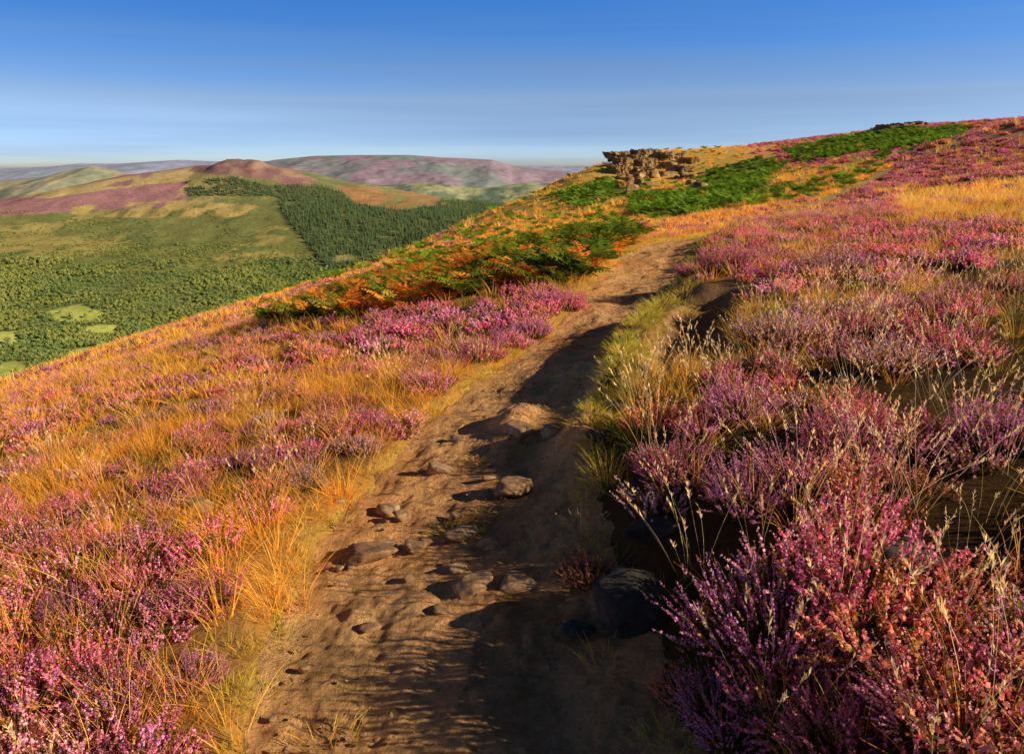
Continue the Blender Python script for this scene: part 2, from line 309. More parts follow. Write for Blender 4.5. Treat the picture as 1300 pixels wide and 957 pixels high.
# scatter as one object with instances
def scatter(name, label, cat, meshes, P, rot, scl, idx):
    c = bpy.data.collections.new(name+'_kinds')
    for i, me in enumerate(meshes):
        o = bpy.data.objects.new(me.name+('' if i == 0 else '.%03d' % i), me); c.objects.link(o)
    order = {o: i for i, o in enumerate(sorted(c.objects, key=lambda o: o.name))}; mapping = np.array([order[o] for o in c.objects])
    me = bpy.data.meshes.new(name); n = len(P); me.vertices.add(n); me.vertices.foreach_set('co', np.asarray(P, np.float32).ravel())
    a = me.attributes.new('rot', 'FLOAT_VECTOR', 'POINT'); a.data.foreach_set('vector', np.asarray(rot, np.float32).ravel())
    a = me.attributes.new('scl', 'FLOAT', 'POINT'); a.data.foreach_set('value', np.asarray(scl, np.float32))
    a = me.attributes.new('idx', 'INT', 'POINT'); a.data.foreach_set('value', mapping[np.asarray(idx)].astype(np.int32))
    o = link(name, me, kind='stuff', label=label, category=cat)
    ng = bpy.data.node_groups.new(name, 'GeometryNodeTree'); ng.interface.new_socket('Geometry', in_out='INPUT', socket_type='NodeSocketGeometry'); ng.interface.new_socket('Geometry', in_out='OUTPUT', socket_type='NodeSocketGeometry')
    gi = ng.nodes.new('NodeGroupInput'); go_ = ng.nodes.new('NodeGroupOutput'); ip = ng.nodes.new('GeometryNodeInstanceOnPoints'); ci = ng.nodes.new('GeometryNodeCollectionInfo')
    ci.inputs['Collection'].default_value = c; ci.inputs['Separate Children'].default_value = True; ci.inputs['Reset Children'].default_value = True
    def na_(nm, ty):
        q = ng.nodes.new('GeometryNodeInputNamedAttribute'); q.data_type = ty; q.inputs['Name'].default_value = nm; return q.outputs['Attribute']
    e2r = ng.nodes.new('FunctionNodeEulerToRotation'); L = ng.links.new
    L(gi.outputs[0], ip.inputs['Points']); L(ci.outputs[0], ip.inputs['Instance']); ip.inputs['Pick Instance'].default_value = True
    L(na_('idx', 'INT'), ip.inputs['Instance Index']); L(na_('rot', 'FLOAT_VECTOR'), e2r.inputs[0]); L(e2r.outputs[0], ip.inputs['Rotation']); L(na_('scl', 'FLOAT'), ip.inputs['Scale'])
    L(ip.outputs[0], go_.inputs[0]); md = o.modifiers.new('instances', 'NODES'); md.node_group = ng
    return o
def sector(n, r0, r1, a0=-48, a1=52):
    a = np.radians(RNG.uniform(a0, a1, n)); r = np.sqrt(RNG.uniform(r0*r0, r1*r1, n)); return r*np.sin(a), r*np.cos(a)
def area(r0, r1, a0=-48, a1=52): return math.radians(a1-a0)*(r1*r1-r0*r0)/2
def rots(n, tilt=.12): return np.stack([RNG.normal(0, tilt, n), RNG.normal(0, tilt, n), RNG.uniform(0, 6.28, n)], 1)

# ------------------------------------------------------------------ single heather bushes (foreground)
near_h = [heather(100+i, 360, .26, .27, 32, .0046, 18, .010, PINKS[p], dr) for i, (p, dr) in enumerate([(1, .12), (0, .14), (2, .14), (4, .35), (3, .4)])]
near_parts = [(mk(fo, 'foliage', M_LEAF), mk(bl, 'blossom', M_HEATH)) for fo, bl in near_h]
BUSH = [ # px, py of the base, scale, height factor, kind, label
 (985, 835, .92, 1.25, 0, 'large purple heather bush at the lower right beside the dark boulder'),
 (1190, 905, .72, .95, 2, 'pale pink heather bush in the bottom right corner'),
 (752, 735, .5, 1.0, 4, 'small dark heather bush at the path edge above the dark boulder'),
 (860, 606, .75, 1., 1, 'purple heather bush at the right edge of the path above the flat slab'),
 (945, 640, .75, 1., 0, 'shaded purple heather bush behind the big lower right bush'),
 (1005, 600, .7, .95, 2, 'pink heather bush among pale grass stems right of the path'),
 (1072, 580, .75, 1.3, 1, 'sunlit upright pink heather bush in the middle of the right bank'),
 (940, 528, .9, 1., 0, 'broad lilac heather bush beside the shaded grassy ledge'),
 (990, 438, 1.0, 1.1, 3, 'pale whitish heather bush on the bank right of the grass strip'),
 (930, 345, 1.4, 1.1, 1, 'rosy heather bush on the bank where the path bends'),
 (1268, 560, .8, 1.1, 0, 'purple heather bush at the right edge of the picture'),
 (1135, 470, .9, 1., 3, 'dull grey pink heather bush in the shade of the right bank'),
 (888, 352, 1.0, 1., 1, 'small rounded pink heather bush touching the right side of the path'),
 (1060, 350, 1.3, 1., 2, 'pink heather bush below the trodden grassy trail on the right'),
 (222, 775, .5, 1., 1, 'bright pink heather bush left of the path near the bottom'),
 (95, 785, .55, 1., 0, 'bright magenta heather bush at the lower left'),
 (25, 870, .5, 1., 1, 'pink heather bush in the bottom left corner'),
 (160, 880, .5, 1., 2, 'light pink heather bush at the bottom left among grass'),
 (250, 860, .4, 1., 0, 'small pink heather bush at the left brink of the path bottom'),
 (385, 612, .55, 1., 3, 'greyish pink heather bush beside the small pale stone left of the path'),
 (456, 572, .55, 1., 3, 'pale heather bush close to the left path edge'),
 (335, 585, .55, 1., 0, 'pink heather bush in the middle of the left slope'),
 (240, 622, .55, 1., 1, 'rosy heather bush in golden grass on the left slope'),
 (610, 455, .85, 1., 1, 'pink heather bush left of the path below the bracken'),
 (672, 425, .9, 1.05, 0, 'bright pink heather bush leaning over the left path edge'),
 (722, 392, 1.0, 1.05, 1, 'deep pink heather bush at the end of the bracken beside the path'),
 (535, 488, .65, 1., 2, 'light pink heather bush at the left edge of the path halfway up'),
 (415, 520, .65, 1.05, 4, 'rusty brown heather bush on the left slope'),
 (925, 925, .58, 1.0, 0, 'low shaded heather bush at the bottom edge just right of the path'),
 (1065, 945, .65, 1.0, 1, 'low pink heather bush at the bottom edge left of the corner bush'),
 (868, 880, .38, 1., 4, 'small dark heather tuft at the path edge below the dark boulder'),
]
bush_xy = []
for i, (bx, by, s_, hf, kd, lab) in enumerate(BUSH):
    x, y, z, _ = ground(bx, by)
    r = bpy.data.objects.new('heather_bush', None); COL.objects.link(r); r.location = (x, y, z-.03); r.rotation_euler = (0, 0, random.uniform(0, 6.28)); r.scale = (s_, s_, s_*hf)
    r['label'] = lab; r['category'] = 'heather'; r['group'] = 'heather bushes beside the footpath'
    link('foliage', near_parts[kd][0], r); link('blossom', near_parts[kd][1], r); bush_xy.append((x, y, .20*s_))
bush_xy = np.array(bush_xy)

# ------------------------------------------------------------------ ground cover scatters
heather_lod = [[mk2(*heather(200+i, 90, .17, .19, 24, .0056, 11, .011, PINKS[p], dr), 'heather_clump') for i, (p, dr) in enumerate([(0, .2), (1, .2), (2, .25), (3, .5), (4, .35)])],
               [mk2(*heather(300+i, 60, .22, .20, 14, .012, 6, .020, PINKS[p], dr, sw=.006), 'heather_clump') for i, (p, dr) in enumerate([(0, .2), (1, .2), (2, .25), (3, .45), (4, .35)])],
               [mk2(*heather(400+i, 50, .30, .23, 7, .026, 3, .042, PINKS[p], dr, sw=.012), 'heather_clump') for i, (p, dr) in enumerate([(0, .2), (1, .2), (2, .25), (3, .45), (0, .4)])]]
G0, G1_ = (.66, .33, .05), (.96, .54, .10)
grass_lod = [[mk(tuft(500, 36, .07, .10, .26, .0032, G0, G1_), 'grass_tuft', M_GRASS), mk(tuft(501, 32, .06, .10, .23, .0032, (.38, .28, .035), (.88, .62, .11)), 'grass_tuft', M_GRASS),
              mk(tuft(502, 34, .08, .10, .24, .0032, (.62, .25, .03), (.94, .42, .06)), 'grass_tuft', M_GRASS), mk(tuft(503, 12, .06, .22, .42, .0022, (.50, .34, .12), (.92, .68, .34), .35, .25, 4, 12), 'grass_tuft', M_GRASS)],
             [mk(tuft(510, 26, .11, .11, .26, .007, G0, G1_), 'grass_tuft', M_GRASS), mk(tuft(511, 24, .10, .10, .23, .007, (.40, .30, .035), (.88, .62, .12)), 'grass_tuft', M_GRASS),
              mk(tuft(512, 26, .12, .10, .25, .007, (.64, .26, .03), (.94, .41, .06)), 'grass_tuft', M_GRASS), mk(tuft(513, 18, .1, .18, .33, .0055, G0, (.96, .64, .21)), 'grass_tuft', M_GRASS)],
             [mk(tuft(520, 28, .2, .14, .29, .022, (.72, .40, .07), G1_), 'grass_tuft', M_GRASS), mk(tuft(521, 26, .2, .12, .25, .022, (.50, .38, .055), (.86, .61, .12)), 'grass_tuft', M_GRASS),
              mk(tuft(522, 26, .2, .12, .26, .022, (.70, .30, .04), (.94, .43, .07)), 'grass_tuft', M_GRASS), mk(tuft(523, 24, .2, .18, .32, .02, G0, (.96, .64, .19)), 'grass_tuft', M_GRASS)]]
short_m = [mk(tuft(600, 60, .09, .03, .06, .003, (.26, .24, .03), (.74, .64, .08), .8, .5, 2), 'turf_tuft', M_GRASS), mk(tuft(601, 54, .09, .03, .075, .003, (.42, .25, .035), (.90, .58, .12), .8, .5, 2), 'turf_tuft', M_GRASS),
           mk(tuft(602, 60, .09, .02, .05, .0032, (.13, .16, .02), (.42, .46, .05), .8, .4, 2), 'turf_tuft', M_GRASS)]
GRN = [(.17, .31, .025), (.26, .36, .035), (.12, .23, .025)]; GRD = [(.12, .18, .016), (.22, .24, .022), (.08, .12, .015), (.32, .25, .025)]; ORG = [(.80, .28, .035), (.60, .17, .025), (.82, .45, .06), (.44, .15, .025), (.34, .28, .035)]
brk = [mk(bracken(700, 7, .68, GRD), 'bracken_plant', M_BRACK), mk(bracken(701, 8, .72, GRD), 'bracken_plant', M_BRACK), mk(bracken(702, 7, .62, ORG), 'bracken_plant', M_BRACK), mk(bracken(703, 7, .64, ORG), 'bracken_plant', M_BRACK),
       mk(bracken(704, 6, .62, ORG[:4]), 'bracken_plant', M_BRACK), mk(bracken(705, 7, .78, GRN), 'bracken_plant', M_BRACK), mk(bracken(706, 8, .80, GRN), 'bracken_plant', M_BRACK)]

acc = {k_: ([], [], [], []) for k_ in ('he', 'go', 'sh', 'br')}
def put(key, x, y, z, s, idx, tilt=.12, sink=.02):
    a = acc[key]; n_ = len(x); a[0].append(np.stack([x, y, z-sink*s], 1)); a[1].append(rots(n_, tilt)); a[2].append(s); a[3].append(idx)
BANDS = [(.9, 8, 0, 23, 58, 1.0, -52, 80), (8, 26, 1, 9.5, 17, 1.05, -44, 50), (26, 70, 2, 2.8, 3.2, 1.25, -40, 44), (70, 230, 2, .36, .34, 2.4, -38, 42)]
for r0, r1, lod, dh, dg, sc_, a0, a1 in BANDS:
    ar = area(r0, r1, a0, a1)
    x, y = sector(int(ar*dh), r0, r1, a0, a1); z = H(x, y); he, go, sh, bg, bo, px, py, d, w, n = cover(x, y, z)
    rim = (d > 0) & (d-w > .05) & (d-w < .75) & (y < 3.4)
    m = RNG.uniform(size=len(x)) < np.where(rim, np.maximum(he, .85), he)
    if lod == 0:
        for bx, by, br_ in bush_xy: m &= np.hypot(x-bx, y-by) > br_
        m &= ~((d > 0) & (d-w < .08) & (y < 4.2))
        m &= ~((px > 755) & (px < 850) & (py > 690) & (py < 800))
        m &= ~((px > 1300) & (np.hypot(x-1.6, y-1.2) > 4.6))
    m &= ~((np.abs(d)-w < .06) & (y < 40))
    x, y, z, d, n, px, py, rim = [q[m] for q in (x, y, z, d, n, px, py, rim)]; u = RNG.uniform(size=len(x))
    pk = pip(px, py, PINK) | pip(px, py, PL)
    idx = np.where(d < 0, np.select([u < .46, u < .52, u < .74, u < .95], [0, 1, 2, 3], 4), np.select([u < .26, u < .46, u < .66, u < .86], [0, 1, 2, 3], 4) if lod == 0 else np.select([u < .42, u < .50, u < .70, u < .94], [0, 1, 2, 3], 4))
    idx = np.where(pk, np.select([u < .56, u < .68, u < .92], [0, 1, 2], 3), idx)
    s = sc_*RNG.uniform(.6, 1.2, len(x))*(np.where(d > 0, np.where(rim, 1.25, .92), np.where(pk, .92, .80))); put('he', x, y, z, s, lod*5+idx, .14, .03)
    x, y = sector(int(ar*dg), r0, r1, a0, min(a1, 52)); z = H(x, y); he, go, sh, bg, bo, px, py, d, w, n = cover(x, y, z)
    m = RNG.uniform(size=len(x)) < go; xx, y2, zz, d2 = x[m], y[m], z[m], d[m]; u = RNG.uniform(size=len(xx))
    idx = np.where(d2 < 0, np.select([u < .38, u < .43, u < .96], [0, 1, 2], 3), np.select([u < .34, u < .42, u < .64], [0, 1, 2], 3))
    s = sc_*RNG.uniform(.6, 1.2, len(xx)); put('go', xx, y2, zz, s, lod*4+idx, .15)
    if lod < 2:
        x, y = sector(int(ar*(170 if lod == 0 else 40)), r0, r1, a0, min(a1, 52)); z = H(x, y); he, go, sh, bg, bo, px, py, d, w, n = cover(x, y, z)
        m = RNG.uniform(size=len(x)) < sh; xx, y2, zz, d2, w2 = x[m], y[m], z[m], d[m], w[m]; u = RNG.uniform(size=len(xx))
        hu = (d2 > 0) & (d2-w2 < .32) & (y2 > 4.0) & (y2 < 9.)
        idx = np.where(hu, np.where(u < .35, 1, 0), np.where(d2 < 0, np.where(u < .78, 1, 0), np.select([u < .35, u < .7], [0, 2], 1))); put('sh', xx, y2, zz, RNG.uniform(.6, 1.15, len(xx))*(1. if lod == 0 else 1.7), idx, .2, .006)
    dens = {0: 0, 1: 9, 2: 4.0 if r0 < 60 else .85}[lod]
    if dens:
        x, y = sector(int(ar*dens), r0, r1, a0, a1); z = H(x, y); he, go, sh, bg, bo, px, py, d, w, n = cover(x, y, z); u = RNG.uniform(size=len(x))
        g_ = u < bg; o_ = (u >= bg) & (u < bg+bo); s = RNG.uniform(.55, 1.15, len(x))*(1.+.25*sm(680, 740, px) if r0 < 60 else 1.4); fr_ = np.hypot(x, y) > 45
        put('br', x[g_], y[g_], z[g_], s[g_], RNG.integers(0, 2, g_.sum())+5*fr_[g_], .15); put('br', x[o_], y[o_], z[o_], s[o_]*.95, RNG.integers(2, 5, o_.sum()), .15)
cat_ = lambda k_: [np.concatenate(q) for q in acc[k_]]
scatter('heather_cover', 'pink flowering heather spread over both sides of the moor', 'heather', sum(heather_lod, []), *cat_('he'))
scatter('moor_grass', 'dry golden grass growing between the heather', 'grass', sum(grass_lod, []), *cat_('go'))
scatter('short_turf', 'short green and straw turf along the path edges', 'grass', short_m, *cat_('sh'))
scatter('bracken_cover', 'green and rusty orange bracken bed left of the path and on the far slope', 'bracken', brk, *cat_('br'))

# tall pale grass, single tufts
tall = [mk(tuft(800+i, 14, .05, .34, .66, .0026, (.36, .26, .12), (.88, .70, .44), .4, .3, 5, 16), 'tall_grass', M_GRASS) for i in range(3)]
for i, (bx, by, s_, lab) in enumerate([(1010, 650, .9, 'tall pale grass tuft behind the large purple heather bush'), (1100, 610, .9, 'tall pale grass tuft right of the sunlit upright heather bush'),
    (1160, 650, 1.0, 'tall pale grass tuft above the grey slab in the right bank'), (1220, 570, .9, 'tall pale grass tuft left of the right edge heather bush'),
    (1180, 510, 1.0, 'tall pale grass tuft highest on the shaded right bank'), (1075, 705, .75, 'tall pale grass tuft rising behind the large purple heather bush, lower one'),
    (1215, 780, .7, 'tall pale grass tuft right of the grey slab'), (738, 690, .4, 'thin pale grass tuft by the small dark heather bush'), (1120, 660, .85, 'tall pale grass tuft left of two on the dark peat'), (1080, 500, .9, 'tall pale grass tuft above the sunlit upright heather bush')]):
    x, y, z, _ = ground(bx, by); o = link('tall_grass_tuft', tall[i % 3], label=lab, category='grass', group='tall pale grass tufts'); o.location = (x, y, z-.01); o.rotation_euler = (0, 0, i*1.3); o.scale = (s_,)*3

# ------------------------------------------------------------------ rocks
def rock_mesh(name, seed, dims, mat, sub=4, rnd=0.):
    g = np.random.default_rng(seed); bm = bmesh.new(); bmesh.ops.create_icosphere(bm, subdivisions=sub, radius=1)
    co = np.array([v.co[:] for v in bm.verts]); co = nrm(co); npl = 9; nn = nrm(g.normal(size=(npl, 3))*[1, 1, .8]); dd_ = g.uniform(.55, .95, npl)
    nn = np.concatenate([nn, [[.1, .05, 1]]]); dd_ = np.append(dd_, .62); nn = nrm(nn)
    c = co@nn.T; r = np.where(c > .08, dd_/np.maximum(c, .08), 9).min(1); r = np.minimum(r, 1.22)*(1-rnd)+.9*rnd
    for i, v in enumerate(bm.verts):
        p = Vector(co[i])*1.; q = p+Vector((seed*1.7, seed*.3, 0))
        b = p*(r[i]*(1+.09*mnoise.fractal(q*1.6, .8, 2, 4)+.035*mnoise.fractal(q*6, .8, 2, 3)))
        v.co = Vector((b.x*dims[0], b.y*dims[1], b.z*dims[2]))
    me = bpy.data.meshes.new(name); bm.to_mesh(me); bm.free(); me.materials.append(mat); me.polygons.foreach_set('use_smooth', np.ones(len(me.polygons), bool)); return me
def slab_mesh(name, seed, dims, mat):
    # bedded gritstone block: a gridded box whose beds step in and out, split by an upright joint
    g = np.random.default_rng(seed); bm = bmesh.new(); bmesh.ops.create_cube(bm, size=2); bmesh.ops.subdivide_edges(bm, edges=bm.edges[:], cuts=19, use_grid_fill=True)
    nb = int(g.integers(2, 4)); off = g.uniform(.80, 1.06, nb+1); sx = g.uniform(-.10, .10, nb+1); cut = g.uniform(-.8, .8, 2); slope = g.uniform(-.25, .25)
    for v in bm.verts:
        p = v.co.copy(); t = (p.z+1)/2*nb+.35*mnoise.noise(Vector((p.x*1.4, p.y*1.4, seed))); b = int(min(max(t, 0), nb)); fr = t-b
        k_ = off[b]*(1-.12*max(0, 1-abs(fr)/.16)); q = p+Vector((seed*1.3, 0, seed*.7)); n_ = mnoise.fractal(Vector((q.x*2.2, q.y*1.3, q.z*.9)), .8, 2, 4)
        r2 = max(abs(p.x), abs(p.y)); rc = math.hypot(p.x, p.y); rd = (r2/rc*.5+.5) if rc > 1e-4 else 1
        j = 1-.18*sum(math.exp(-((p.x-c)/.07)**2) for c in cut)
        v.co = Vector((p.x*k_*rd*(1+.22*n_)+sx[b], p.y*k_*rd*j*(1+.25*n_), p.z*(1+.40*n_)*(.6+.4*j)+slope*p.x*(p.z+1)/2))
        v.co = Vector((v.co.x*dims[0], v.co.y*dims[1], v.co.z*dims[2]))
    me = bpy.data.meshes.new(name); bm.to_mesh(me); bm.free(); me.materials.append(mat); return me
ROCKS = [ # px, py(bottom), width px, height ratio, dark?, label
 (803, 800, 108, 1.0, 1, 'large dark boulder in shade at the right edge of the path'), (655, 630, 50, .44, 0, 'flat topped brown stone in the middle of the path'),
 (604, 752, 56, .46, 0, 'wide brown stone in the shaded path, left of a twin'), (653, 752, 46, .55, 0, 'blocky brown stone in the shaded path, right of a twin'),
 (701, 556, 42, .5, 0, 'sunlit stone at the right of the small grassy mound'), (655, 556, 46, .5, 0, 'sunlit boulder under the small grassy mound'),
 (468, 712, 78, .22, 0, 'long low sunlit slab on the left half of the path'), (490, 652, 27, .5, 0, 'small sunlit stone, left one of a pair on the path'),
 (512, 660, 26, .55, 0, 'small sunlit stone, right one of a pair on the path'), (410, 622, 24, .8, 0, 'small pale stone in the grass at the left path edge'),
 (560, 601, 36, .38, 0, 'low sunlit stone on the path at the shadow edge'), (577, 658, 17, .5, 0, 'tiny stone below the low sunlit stone on the path'),
 (524, 697, 30, .42, 0, 'rough stone at the end of the long low slab'), (541, 692, 15, .55, 0, 'tiny round stone beside the rough stone'),
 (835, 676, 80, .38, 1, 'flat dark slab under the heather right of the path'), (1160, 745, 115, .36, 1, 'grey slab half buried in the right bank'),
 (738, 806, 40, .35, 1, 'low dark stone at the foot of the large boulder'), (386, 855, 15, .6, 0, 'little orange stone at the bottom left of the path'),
 (430, 726, 13, .5, 0, 'little pale pebble left of the long low slab'), (590, 682, 42, .26, 0, 'low shaded stone in the middle of the path'),
 (625, 697, 34, .3, 0, 'low shaded stone right of another in the path middle'), (583, 725, 30, .3, 0, 'small shaded stone above the wide brown stone'),
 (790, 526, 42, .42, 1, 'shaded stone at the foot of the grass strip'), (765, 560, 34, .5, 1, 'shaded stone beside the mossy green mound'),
 (256, 650, 44, .5, 0, 'pale stone lying in the golden grass on the left slope'), (560, 780, 26, .25, 0, 'small flat stone sunk in the lower path'),
 (470, 800, 24, .25, 0, 'small flat stone at the shadow edge low on the path'), (690, 700, 24, .35, 0, 'small brown stone near the right path edge'),
 (585, 560, 22, .4, 0, 'small stone left of the grassy mound'), (650, 470, 26, .35, 0, 'small stone in the path below the pink heather'),
 (735, 430, 24, .35, 0, 'small stone on the left of the path below the bend'), (812, 372, 24, .3, 0, 'low stone in the upper path'),
 (520, 740, 18, .35, 0, 'tiny stone below the rough stone'), (620, 610, 15, .45, 0, 'tiny stone left of the flat topped stone'),
 (430, 640, 14, .5, 0, 'tiny stone at the left path edge')]
for i, (rx, ry, wp, hr, dk, lab) in enumerate(ROCKS):
    x, y, z, s = ground(rx, ry-.1*wp); wd = wp*s/F/2; hz = wd*hr
    dims = (wd*1.05, wd*random.uniform(.75, 1.0), hz*1.3)
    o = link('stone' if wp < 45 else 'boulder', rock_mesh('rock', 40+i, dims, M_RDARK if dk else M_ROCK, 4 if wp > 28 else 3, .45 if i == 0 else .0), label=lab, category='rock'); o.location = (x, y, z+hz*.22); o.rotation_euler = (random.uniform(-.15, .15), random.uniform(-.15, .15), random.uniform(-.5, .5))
# small stones bedded in the earth
bed = [rock_mesh('rock', 700+i, (1, .75, .36), M_ROCK, 3, .0) for i in range(5)]
for i in range(14):
    yv = 2.1+9.5*random.random()**1.2; uu = random.uniform(-.9, .85); xv = float(np.interp(yv, _py, _pc)+uu*np.interp(yv, _py, _pw)); sz = random.uniform(.015, .035)
    o = link('stone', bed[i % 5], label='little tan stone bedded in the trodden earth of the path', category='rock', group='little stones bedded in the path'); o.location = (xv, yv, Hs(xv, yv)+.002); o.scale = (sz, sz, sz); o.rotation_euler = (0, 0, random.uniform(0, 6.28))
# pebbles
pm = [rock_mesh('pebble', 900+i, (1, .8, .5), M_ROCK, 2) for i in range(4)]
n = 2600; y = 1.5+RNG.uniform(0, 1, n)**1.8*16; u = RNG.uniform(-1, 1, n); x = np.interp(y, _py, _pc)+u*np.interp(y, _py, _pw)*1.0; z = H(x, y)
cl = fbm(x/.5, y/.5, 3, 55) > -.1; x, y, z = x[cl], y[cl], z[cl]; n = len(x)
scatter('path_gravel', 'small loose pebbles strewn over the dirt path', 'gravel', pm, np.stack([x, y, z+.003], 1), rots(n, .3), .003+.013*RNG.uniform(0, 1, n)**4, RNG.integers(0, 4, n))

# crag on the skyline: every block stands on the slope where its foot is
def outcrop(label, slabs, Y0, base, fixed=False):
    bx_, by_, bz_ = at(base[0], base[1], Y0); root = bpy.data.objects.new('rock_outcrop', None); COL.objects.link(root); root.location = (bx_, by_, bz_); root['label'] = label; root['category'] = 'rock outcrop'
    for i, (pl, pt, pr, pb, bed_) in enumerate(slabs):
        gy_ = ground((pl+pr)/2, pb-1)[1]; gy_ = 150 if gy_ < 60 else gy_
        Yd = Y0+i*.4 if fixed else float(np.clip(gy_+1.9, 122, 151)); x0, _, zt = at(pl, pt, Yd); x1, _, zb = at(pr, pb, Yd); wd = (x1-x0)/2; hh = (zt-zb)/2
        me = slab_mesh('slab', int(base[0])+i*3, (wd*1.12, max(wd*.7, 2.), hh*1.1), M_CRAG) if bed_ else rock_mesh('block', int(base[0])+i*3, (wd*1.2, max(wd, 1.5), hh*1.35), M_CRAG, 4)
        o = link('rock_slab' if bed_ else 'rock_block', me, root)
        o.location = ((x0+x1)/2-bx_, Yd-by_, (zt+zb)/2-bz_); o.rotation_euler = (random.uniform(-.08, .08), random.uniform(-.03, .10), random.uniform(.1, .7))
outcrop('layered gritstone crag jutting out on the skyline in the middle distance', [(769, 194, 800, 204, 1), (776, 202, 806, 214, 1), (798, 191, 832, 204, 1), (806, 203, 836, 216, 1), (834, 195, 866, 206, 1), (836, 206, 862, 217, 0), (864, 201, 888, 210, 1),
   (774, 212, 800, 224, 1), (804, 215, 830, 227, 1), (834, 217, 856, 228, 0), (858, 211, 880, 221, 1), (786, 224, 804, 232, 0), (808, 227, 830, 236, 0), (838, 229, 856, 238, 0), (862, 222, 878, 230, 0)], 146, (825, 215))
outcrop('small gritstone outcrop on the highest part of the green skyline', [(1112, 160, 1140, 168, 1), (1134, 158, 1160, 167, 1), (1154, 157, 1184, 166, 1), (1178, 161, 1196, 168, 0), (1190, 163, 1206, 170, 0)], 156, (1155, 166), True)
for i in range(18):
    bx, by = random.uniform(785, 890), random.uniform(224, 248); x, y, z, s = ground(bx, by); wd = random.uniform(.4, 1.1)
    o = link('boulder', rock_mesh('rock', 300+i, (wd, wd*.8, wd*.8), M_CRAG, 3), label='boulder strewn on the slope below the gritstone crag', category='rock', group='boulders below the crag'); o.location = (x, y, z+wd*.4); o.rotation_euler = (0, 0, random.uniform(0, 6))

# ------------------------------------------------------------------ valley and hill opposite
vp = [at(*p) for p in [(0, 254, 2450), (70, 240, 2470), (140, 227, 2480), (235, 214, 2500), (262, 211, 2500), (280, 210, 2500), (300, 210, 2500), (325, 210, 2500), (350, 215, 2480), (400, 235, 2420), (480, 249, 2350), (560, 256, 2330), (640, 264, 2300), (720, 274, 2300),
      (0, 300, 1950), (200, 300, 2000), (360, 290, 2000), (290, 240, 2300), (150, 260, 2250), (0, 340, 1650), (150, 340, 1680), (300, 340, 1720), (0, 380, 1450), (200, 385, 1480), (350, 365, 1600), (0, 430, 1230), (120, 440, 1230), (0, 480, 1010),
      (560, 285, 2000), (640, 290, 1900), (430, 335, 1750), (-300, 275, 2450), (-300, 300, 1950), (-300, 380, 1450), (-300, 480, 1010)]]
vp += [(-300, 100, -170), (-100, 150, -95), (-50, 250, -95), (0, 400, -150), (-400, 500, -240), (0, 900, -240), (400, 300, -70), (500, 600, -130), (1500, 2000, -160), (1500, 1000, -130),
       (-2500, 3200, -180), (-1500, 3200, -180), (-900, 3200, -190), (-200, 3200, -200), (500, 3200, -220), (1500, 3200, -200), (-800, 900, -262), (-500, 1000, -262)]
T2 = TPS(vp)
SX, SY, _ = at(302, 205, 2500)
def HV(x, y):
    kn = np.exp(-((x-SX)/78)**8-((y-SY)/90)**4)*(12+7*fbm(x/22, y/50, 3, 75))
    return T2(x, y)+9*fbm(x/230, y/230, 4, 71)*sm(1100, 1700, y)+2.5*fbm(x/45, y/45, 3, 72)+kn
gx = np.arange(-2400, 1500, 9.); gy = np.arange(130, 3250, 9.); XX, YY = np.meshgrid(gx, gy, indexing='ij'); X = XX.ravel(); Y = YY.ravel(); Z = HV(X, Y); px, py = proj(X, Y, Z)
PURP = [(-900, 300), (-900, 250), (0, 252), (140, 224), (236, 213), (242, 244), (230, 262), (100, 268), (0, 275)]; YEL = [(20, 250), (150, 226), (245, 212), (244, 228), (130, 242), (60, 252)]
SUMM = [(236, 218), (270, 195), (350, 205), (405, 230), (380, 242), (340, 228)]; GOLD2 = [(80, 262), (230, 254), (330, 262), (300, 276), (100, 276)]
CON1 = [(236, 230), (300, 226), (346, 238), (352, 250), (238, 249)]
CON2 = [(350, 236), (395, 233), (440, 246), (470, 262), (520, 268), (560, 256), (640, 259), (700, 262), (640, 285), (560, 300), (440, 345), (420, 348), (392, 312), (358, 272)]
CLR = [(425, 236), (480, 240), (560, 248), (555, 262), (500, 266), (450, 258)]
FIELDS = [[(62, 395), (100, 386), (138, 398), (120, 410), (70, 408)], [(-40, 425), (20, 420), (32, 436), (-10, 446)], [(-40, 462), (25, 458), (45, 474), (-20, 488)], [(75, 445), (120, 440), (140, 456), (90, 462)], [(100, 415), (150, 412), (160, 424), (110, 428)]]
C = np.tile(np.array([.27, .265, .065]), (len(X), 1)); n1 = fbm(X/120, Y/120, 4, 81); n2 = fbm(X/40, Y/60, 3, 82)
def paint(m, c, nz=.0):
    C[m] = c
paint((n1 > .10) & (py < 335), (.46, .36, .10)); paint((n2 > .25) & (py < 350), (.19, .21, .055)); paint(py > 345, (.23, .27, .08))
paint(pip(px, py, PURP), (.52, .23, .22)); paint(pip(px, py, PURP) & (n1+.5*n2 > .2), (.66, .43, .17)); paint(pip(px, py, YEL) & (n2 > -.25), (.76, .53, .19)); paint(pip(px, py, SUMM), (.34, .155, .13)); paint(pip(px, py, SUMM) & (n2 > .15), (.42, .24, .14))
paint(pip(px, py, GOLD2) & (n2 > -.1), (.64, .44, .13)); paint(pip(px, py, CLR), (.58, .28, .09)); paint(pip(px, py, CLR) & (n2 > .1), (.34, .31, .09))
for f_ in FIELDS: paint(pip(px, py, f_), (.56, .58, .13))
C = C*(1+.2*n2[:, None]); hz = sm(1200, 4500, Y)[:, None]*.35; C = C*(1-hz)+np.array([.34, .34, .42])*hz  # aerial haze painted in: colours drift to pale blue with distance
link('valley_and_hill', mesh_np('valley', np.stack([X, Y, Z], 1), grid_faces(len(gx), len(gy)), C, M_FAR, True), kind='structure', label='wide valley and the moorland hill with a knobbly summit opposite', category='hill')

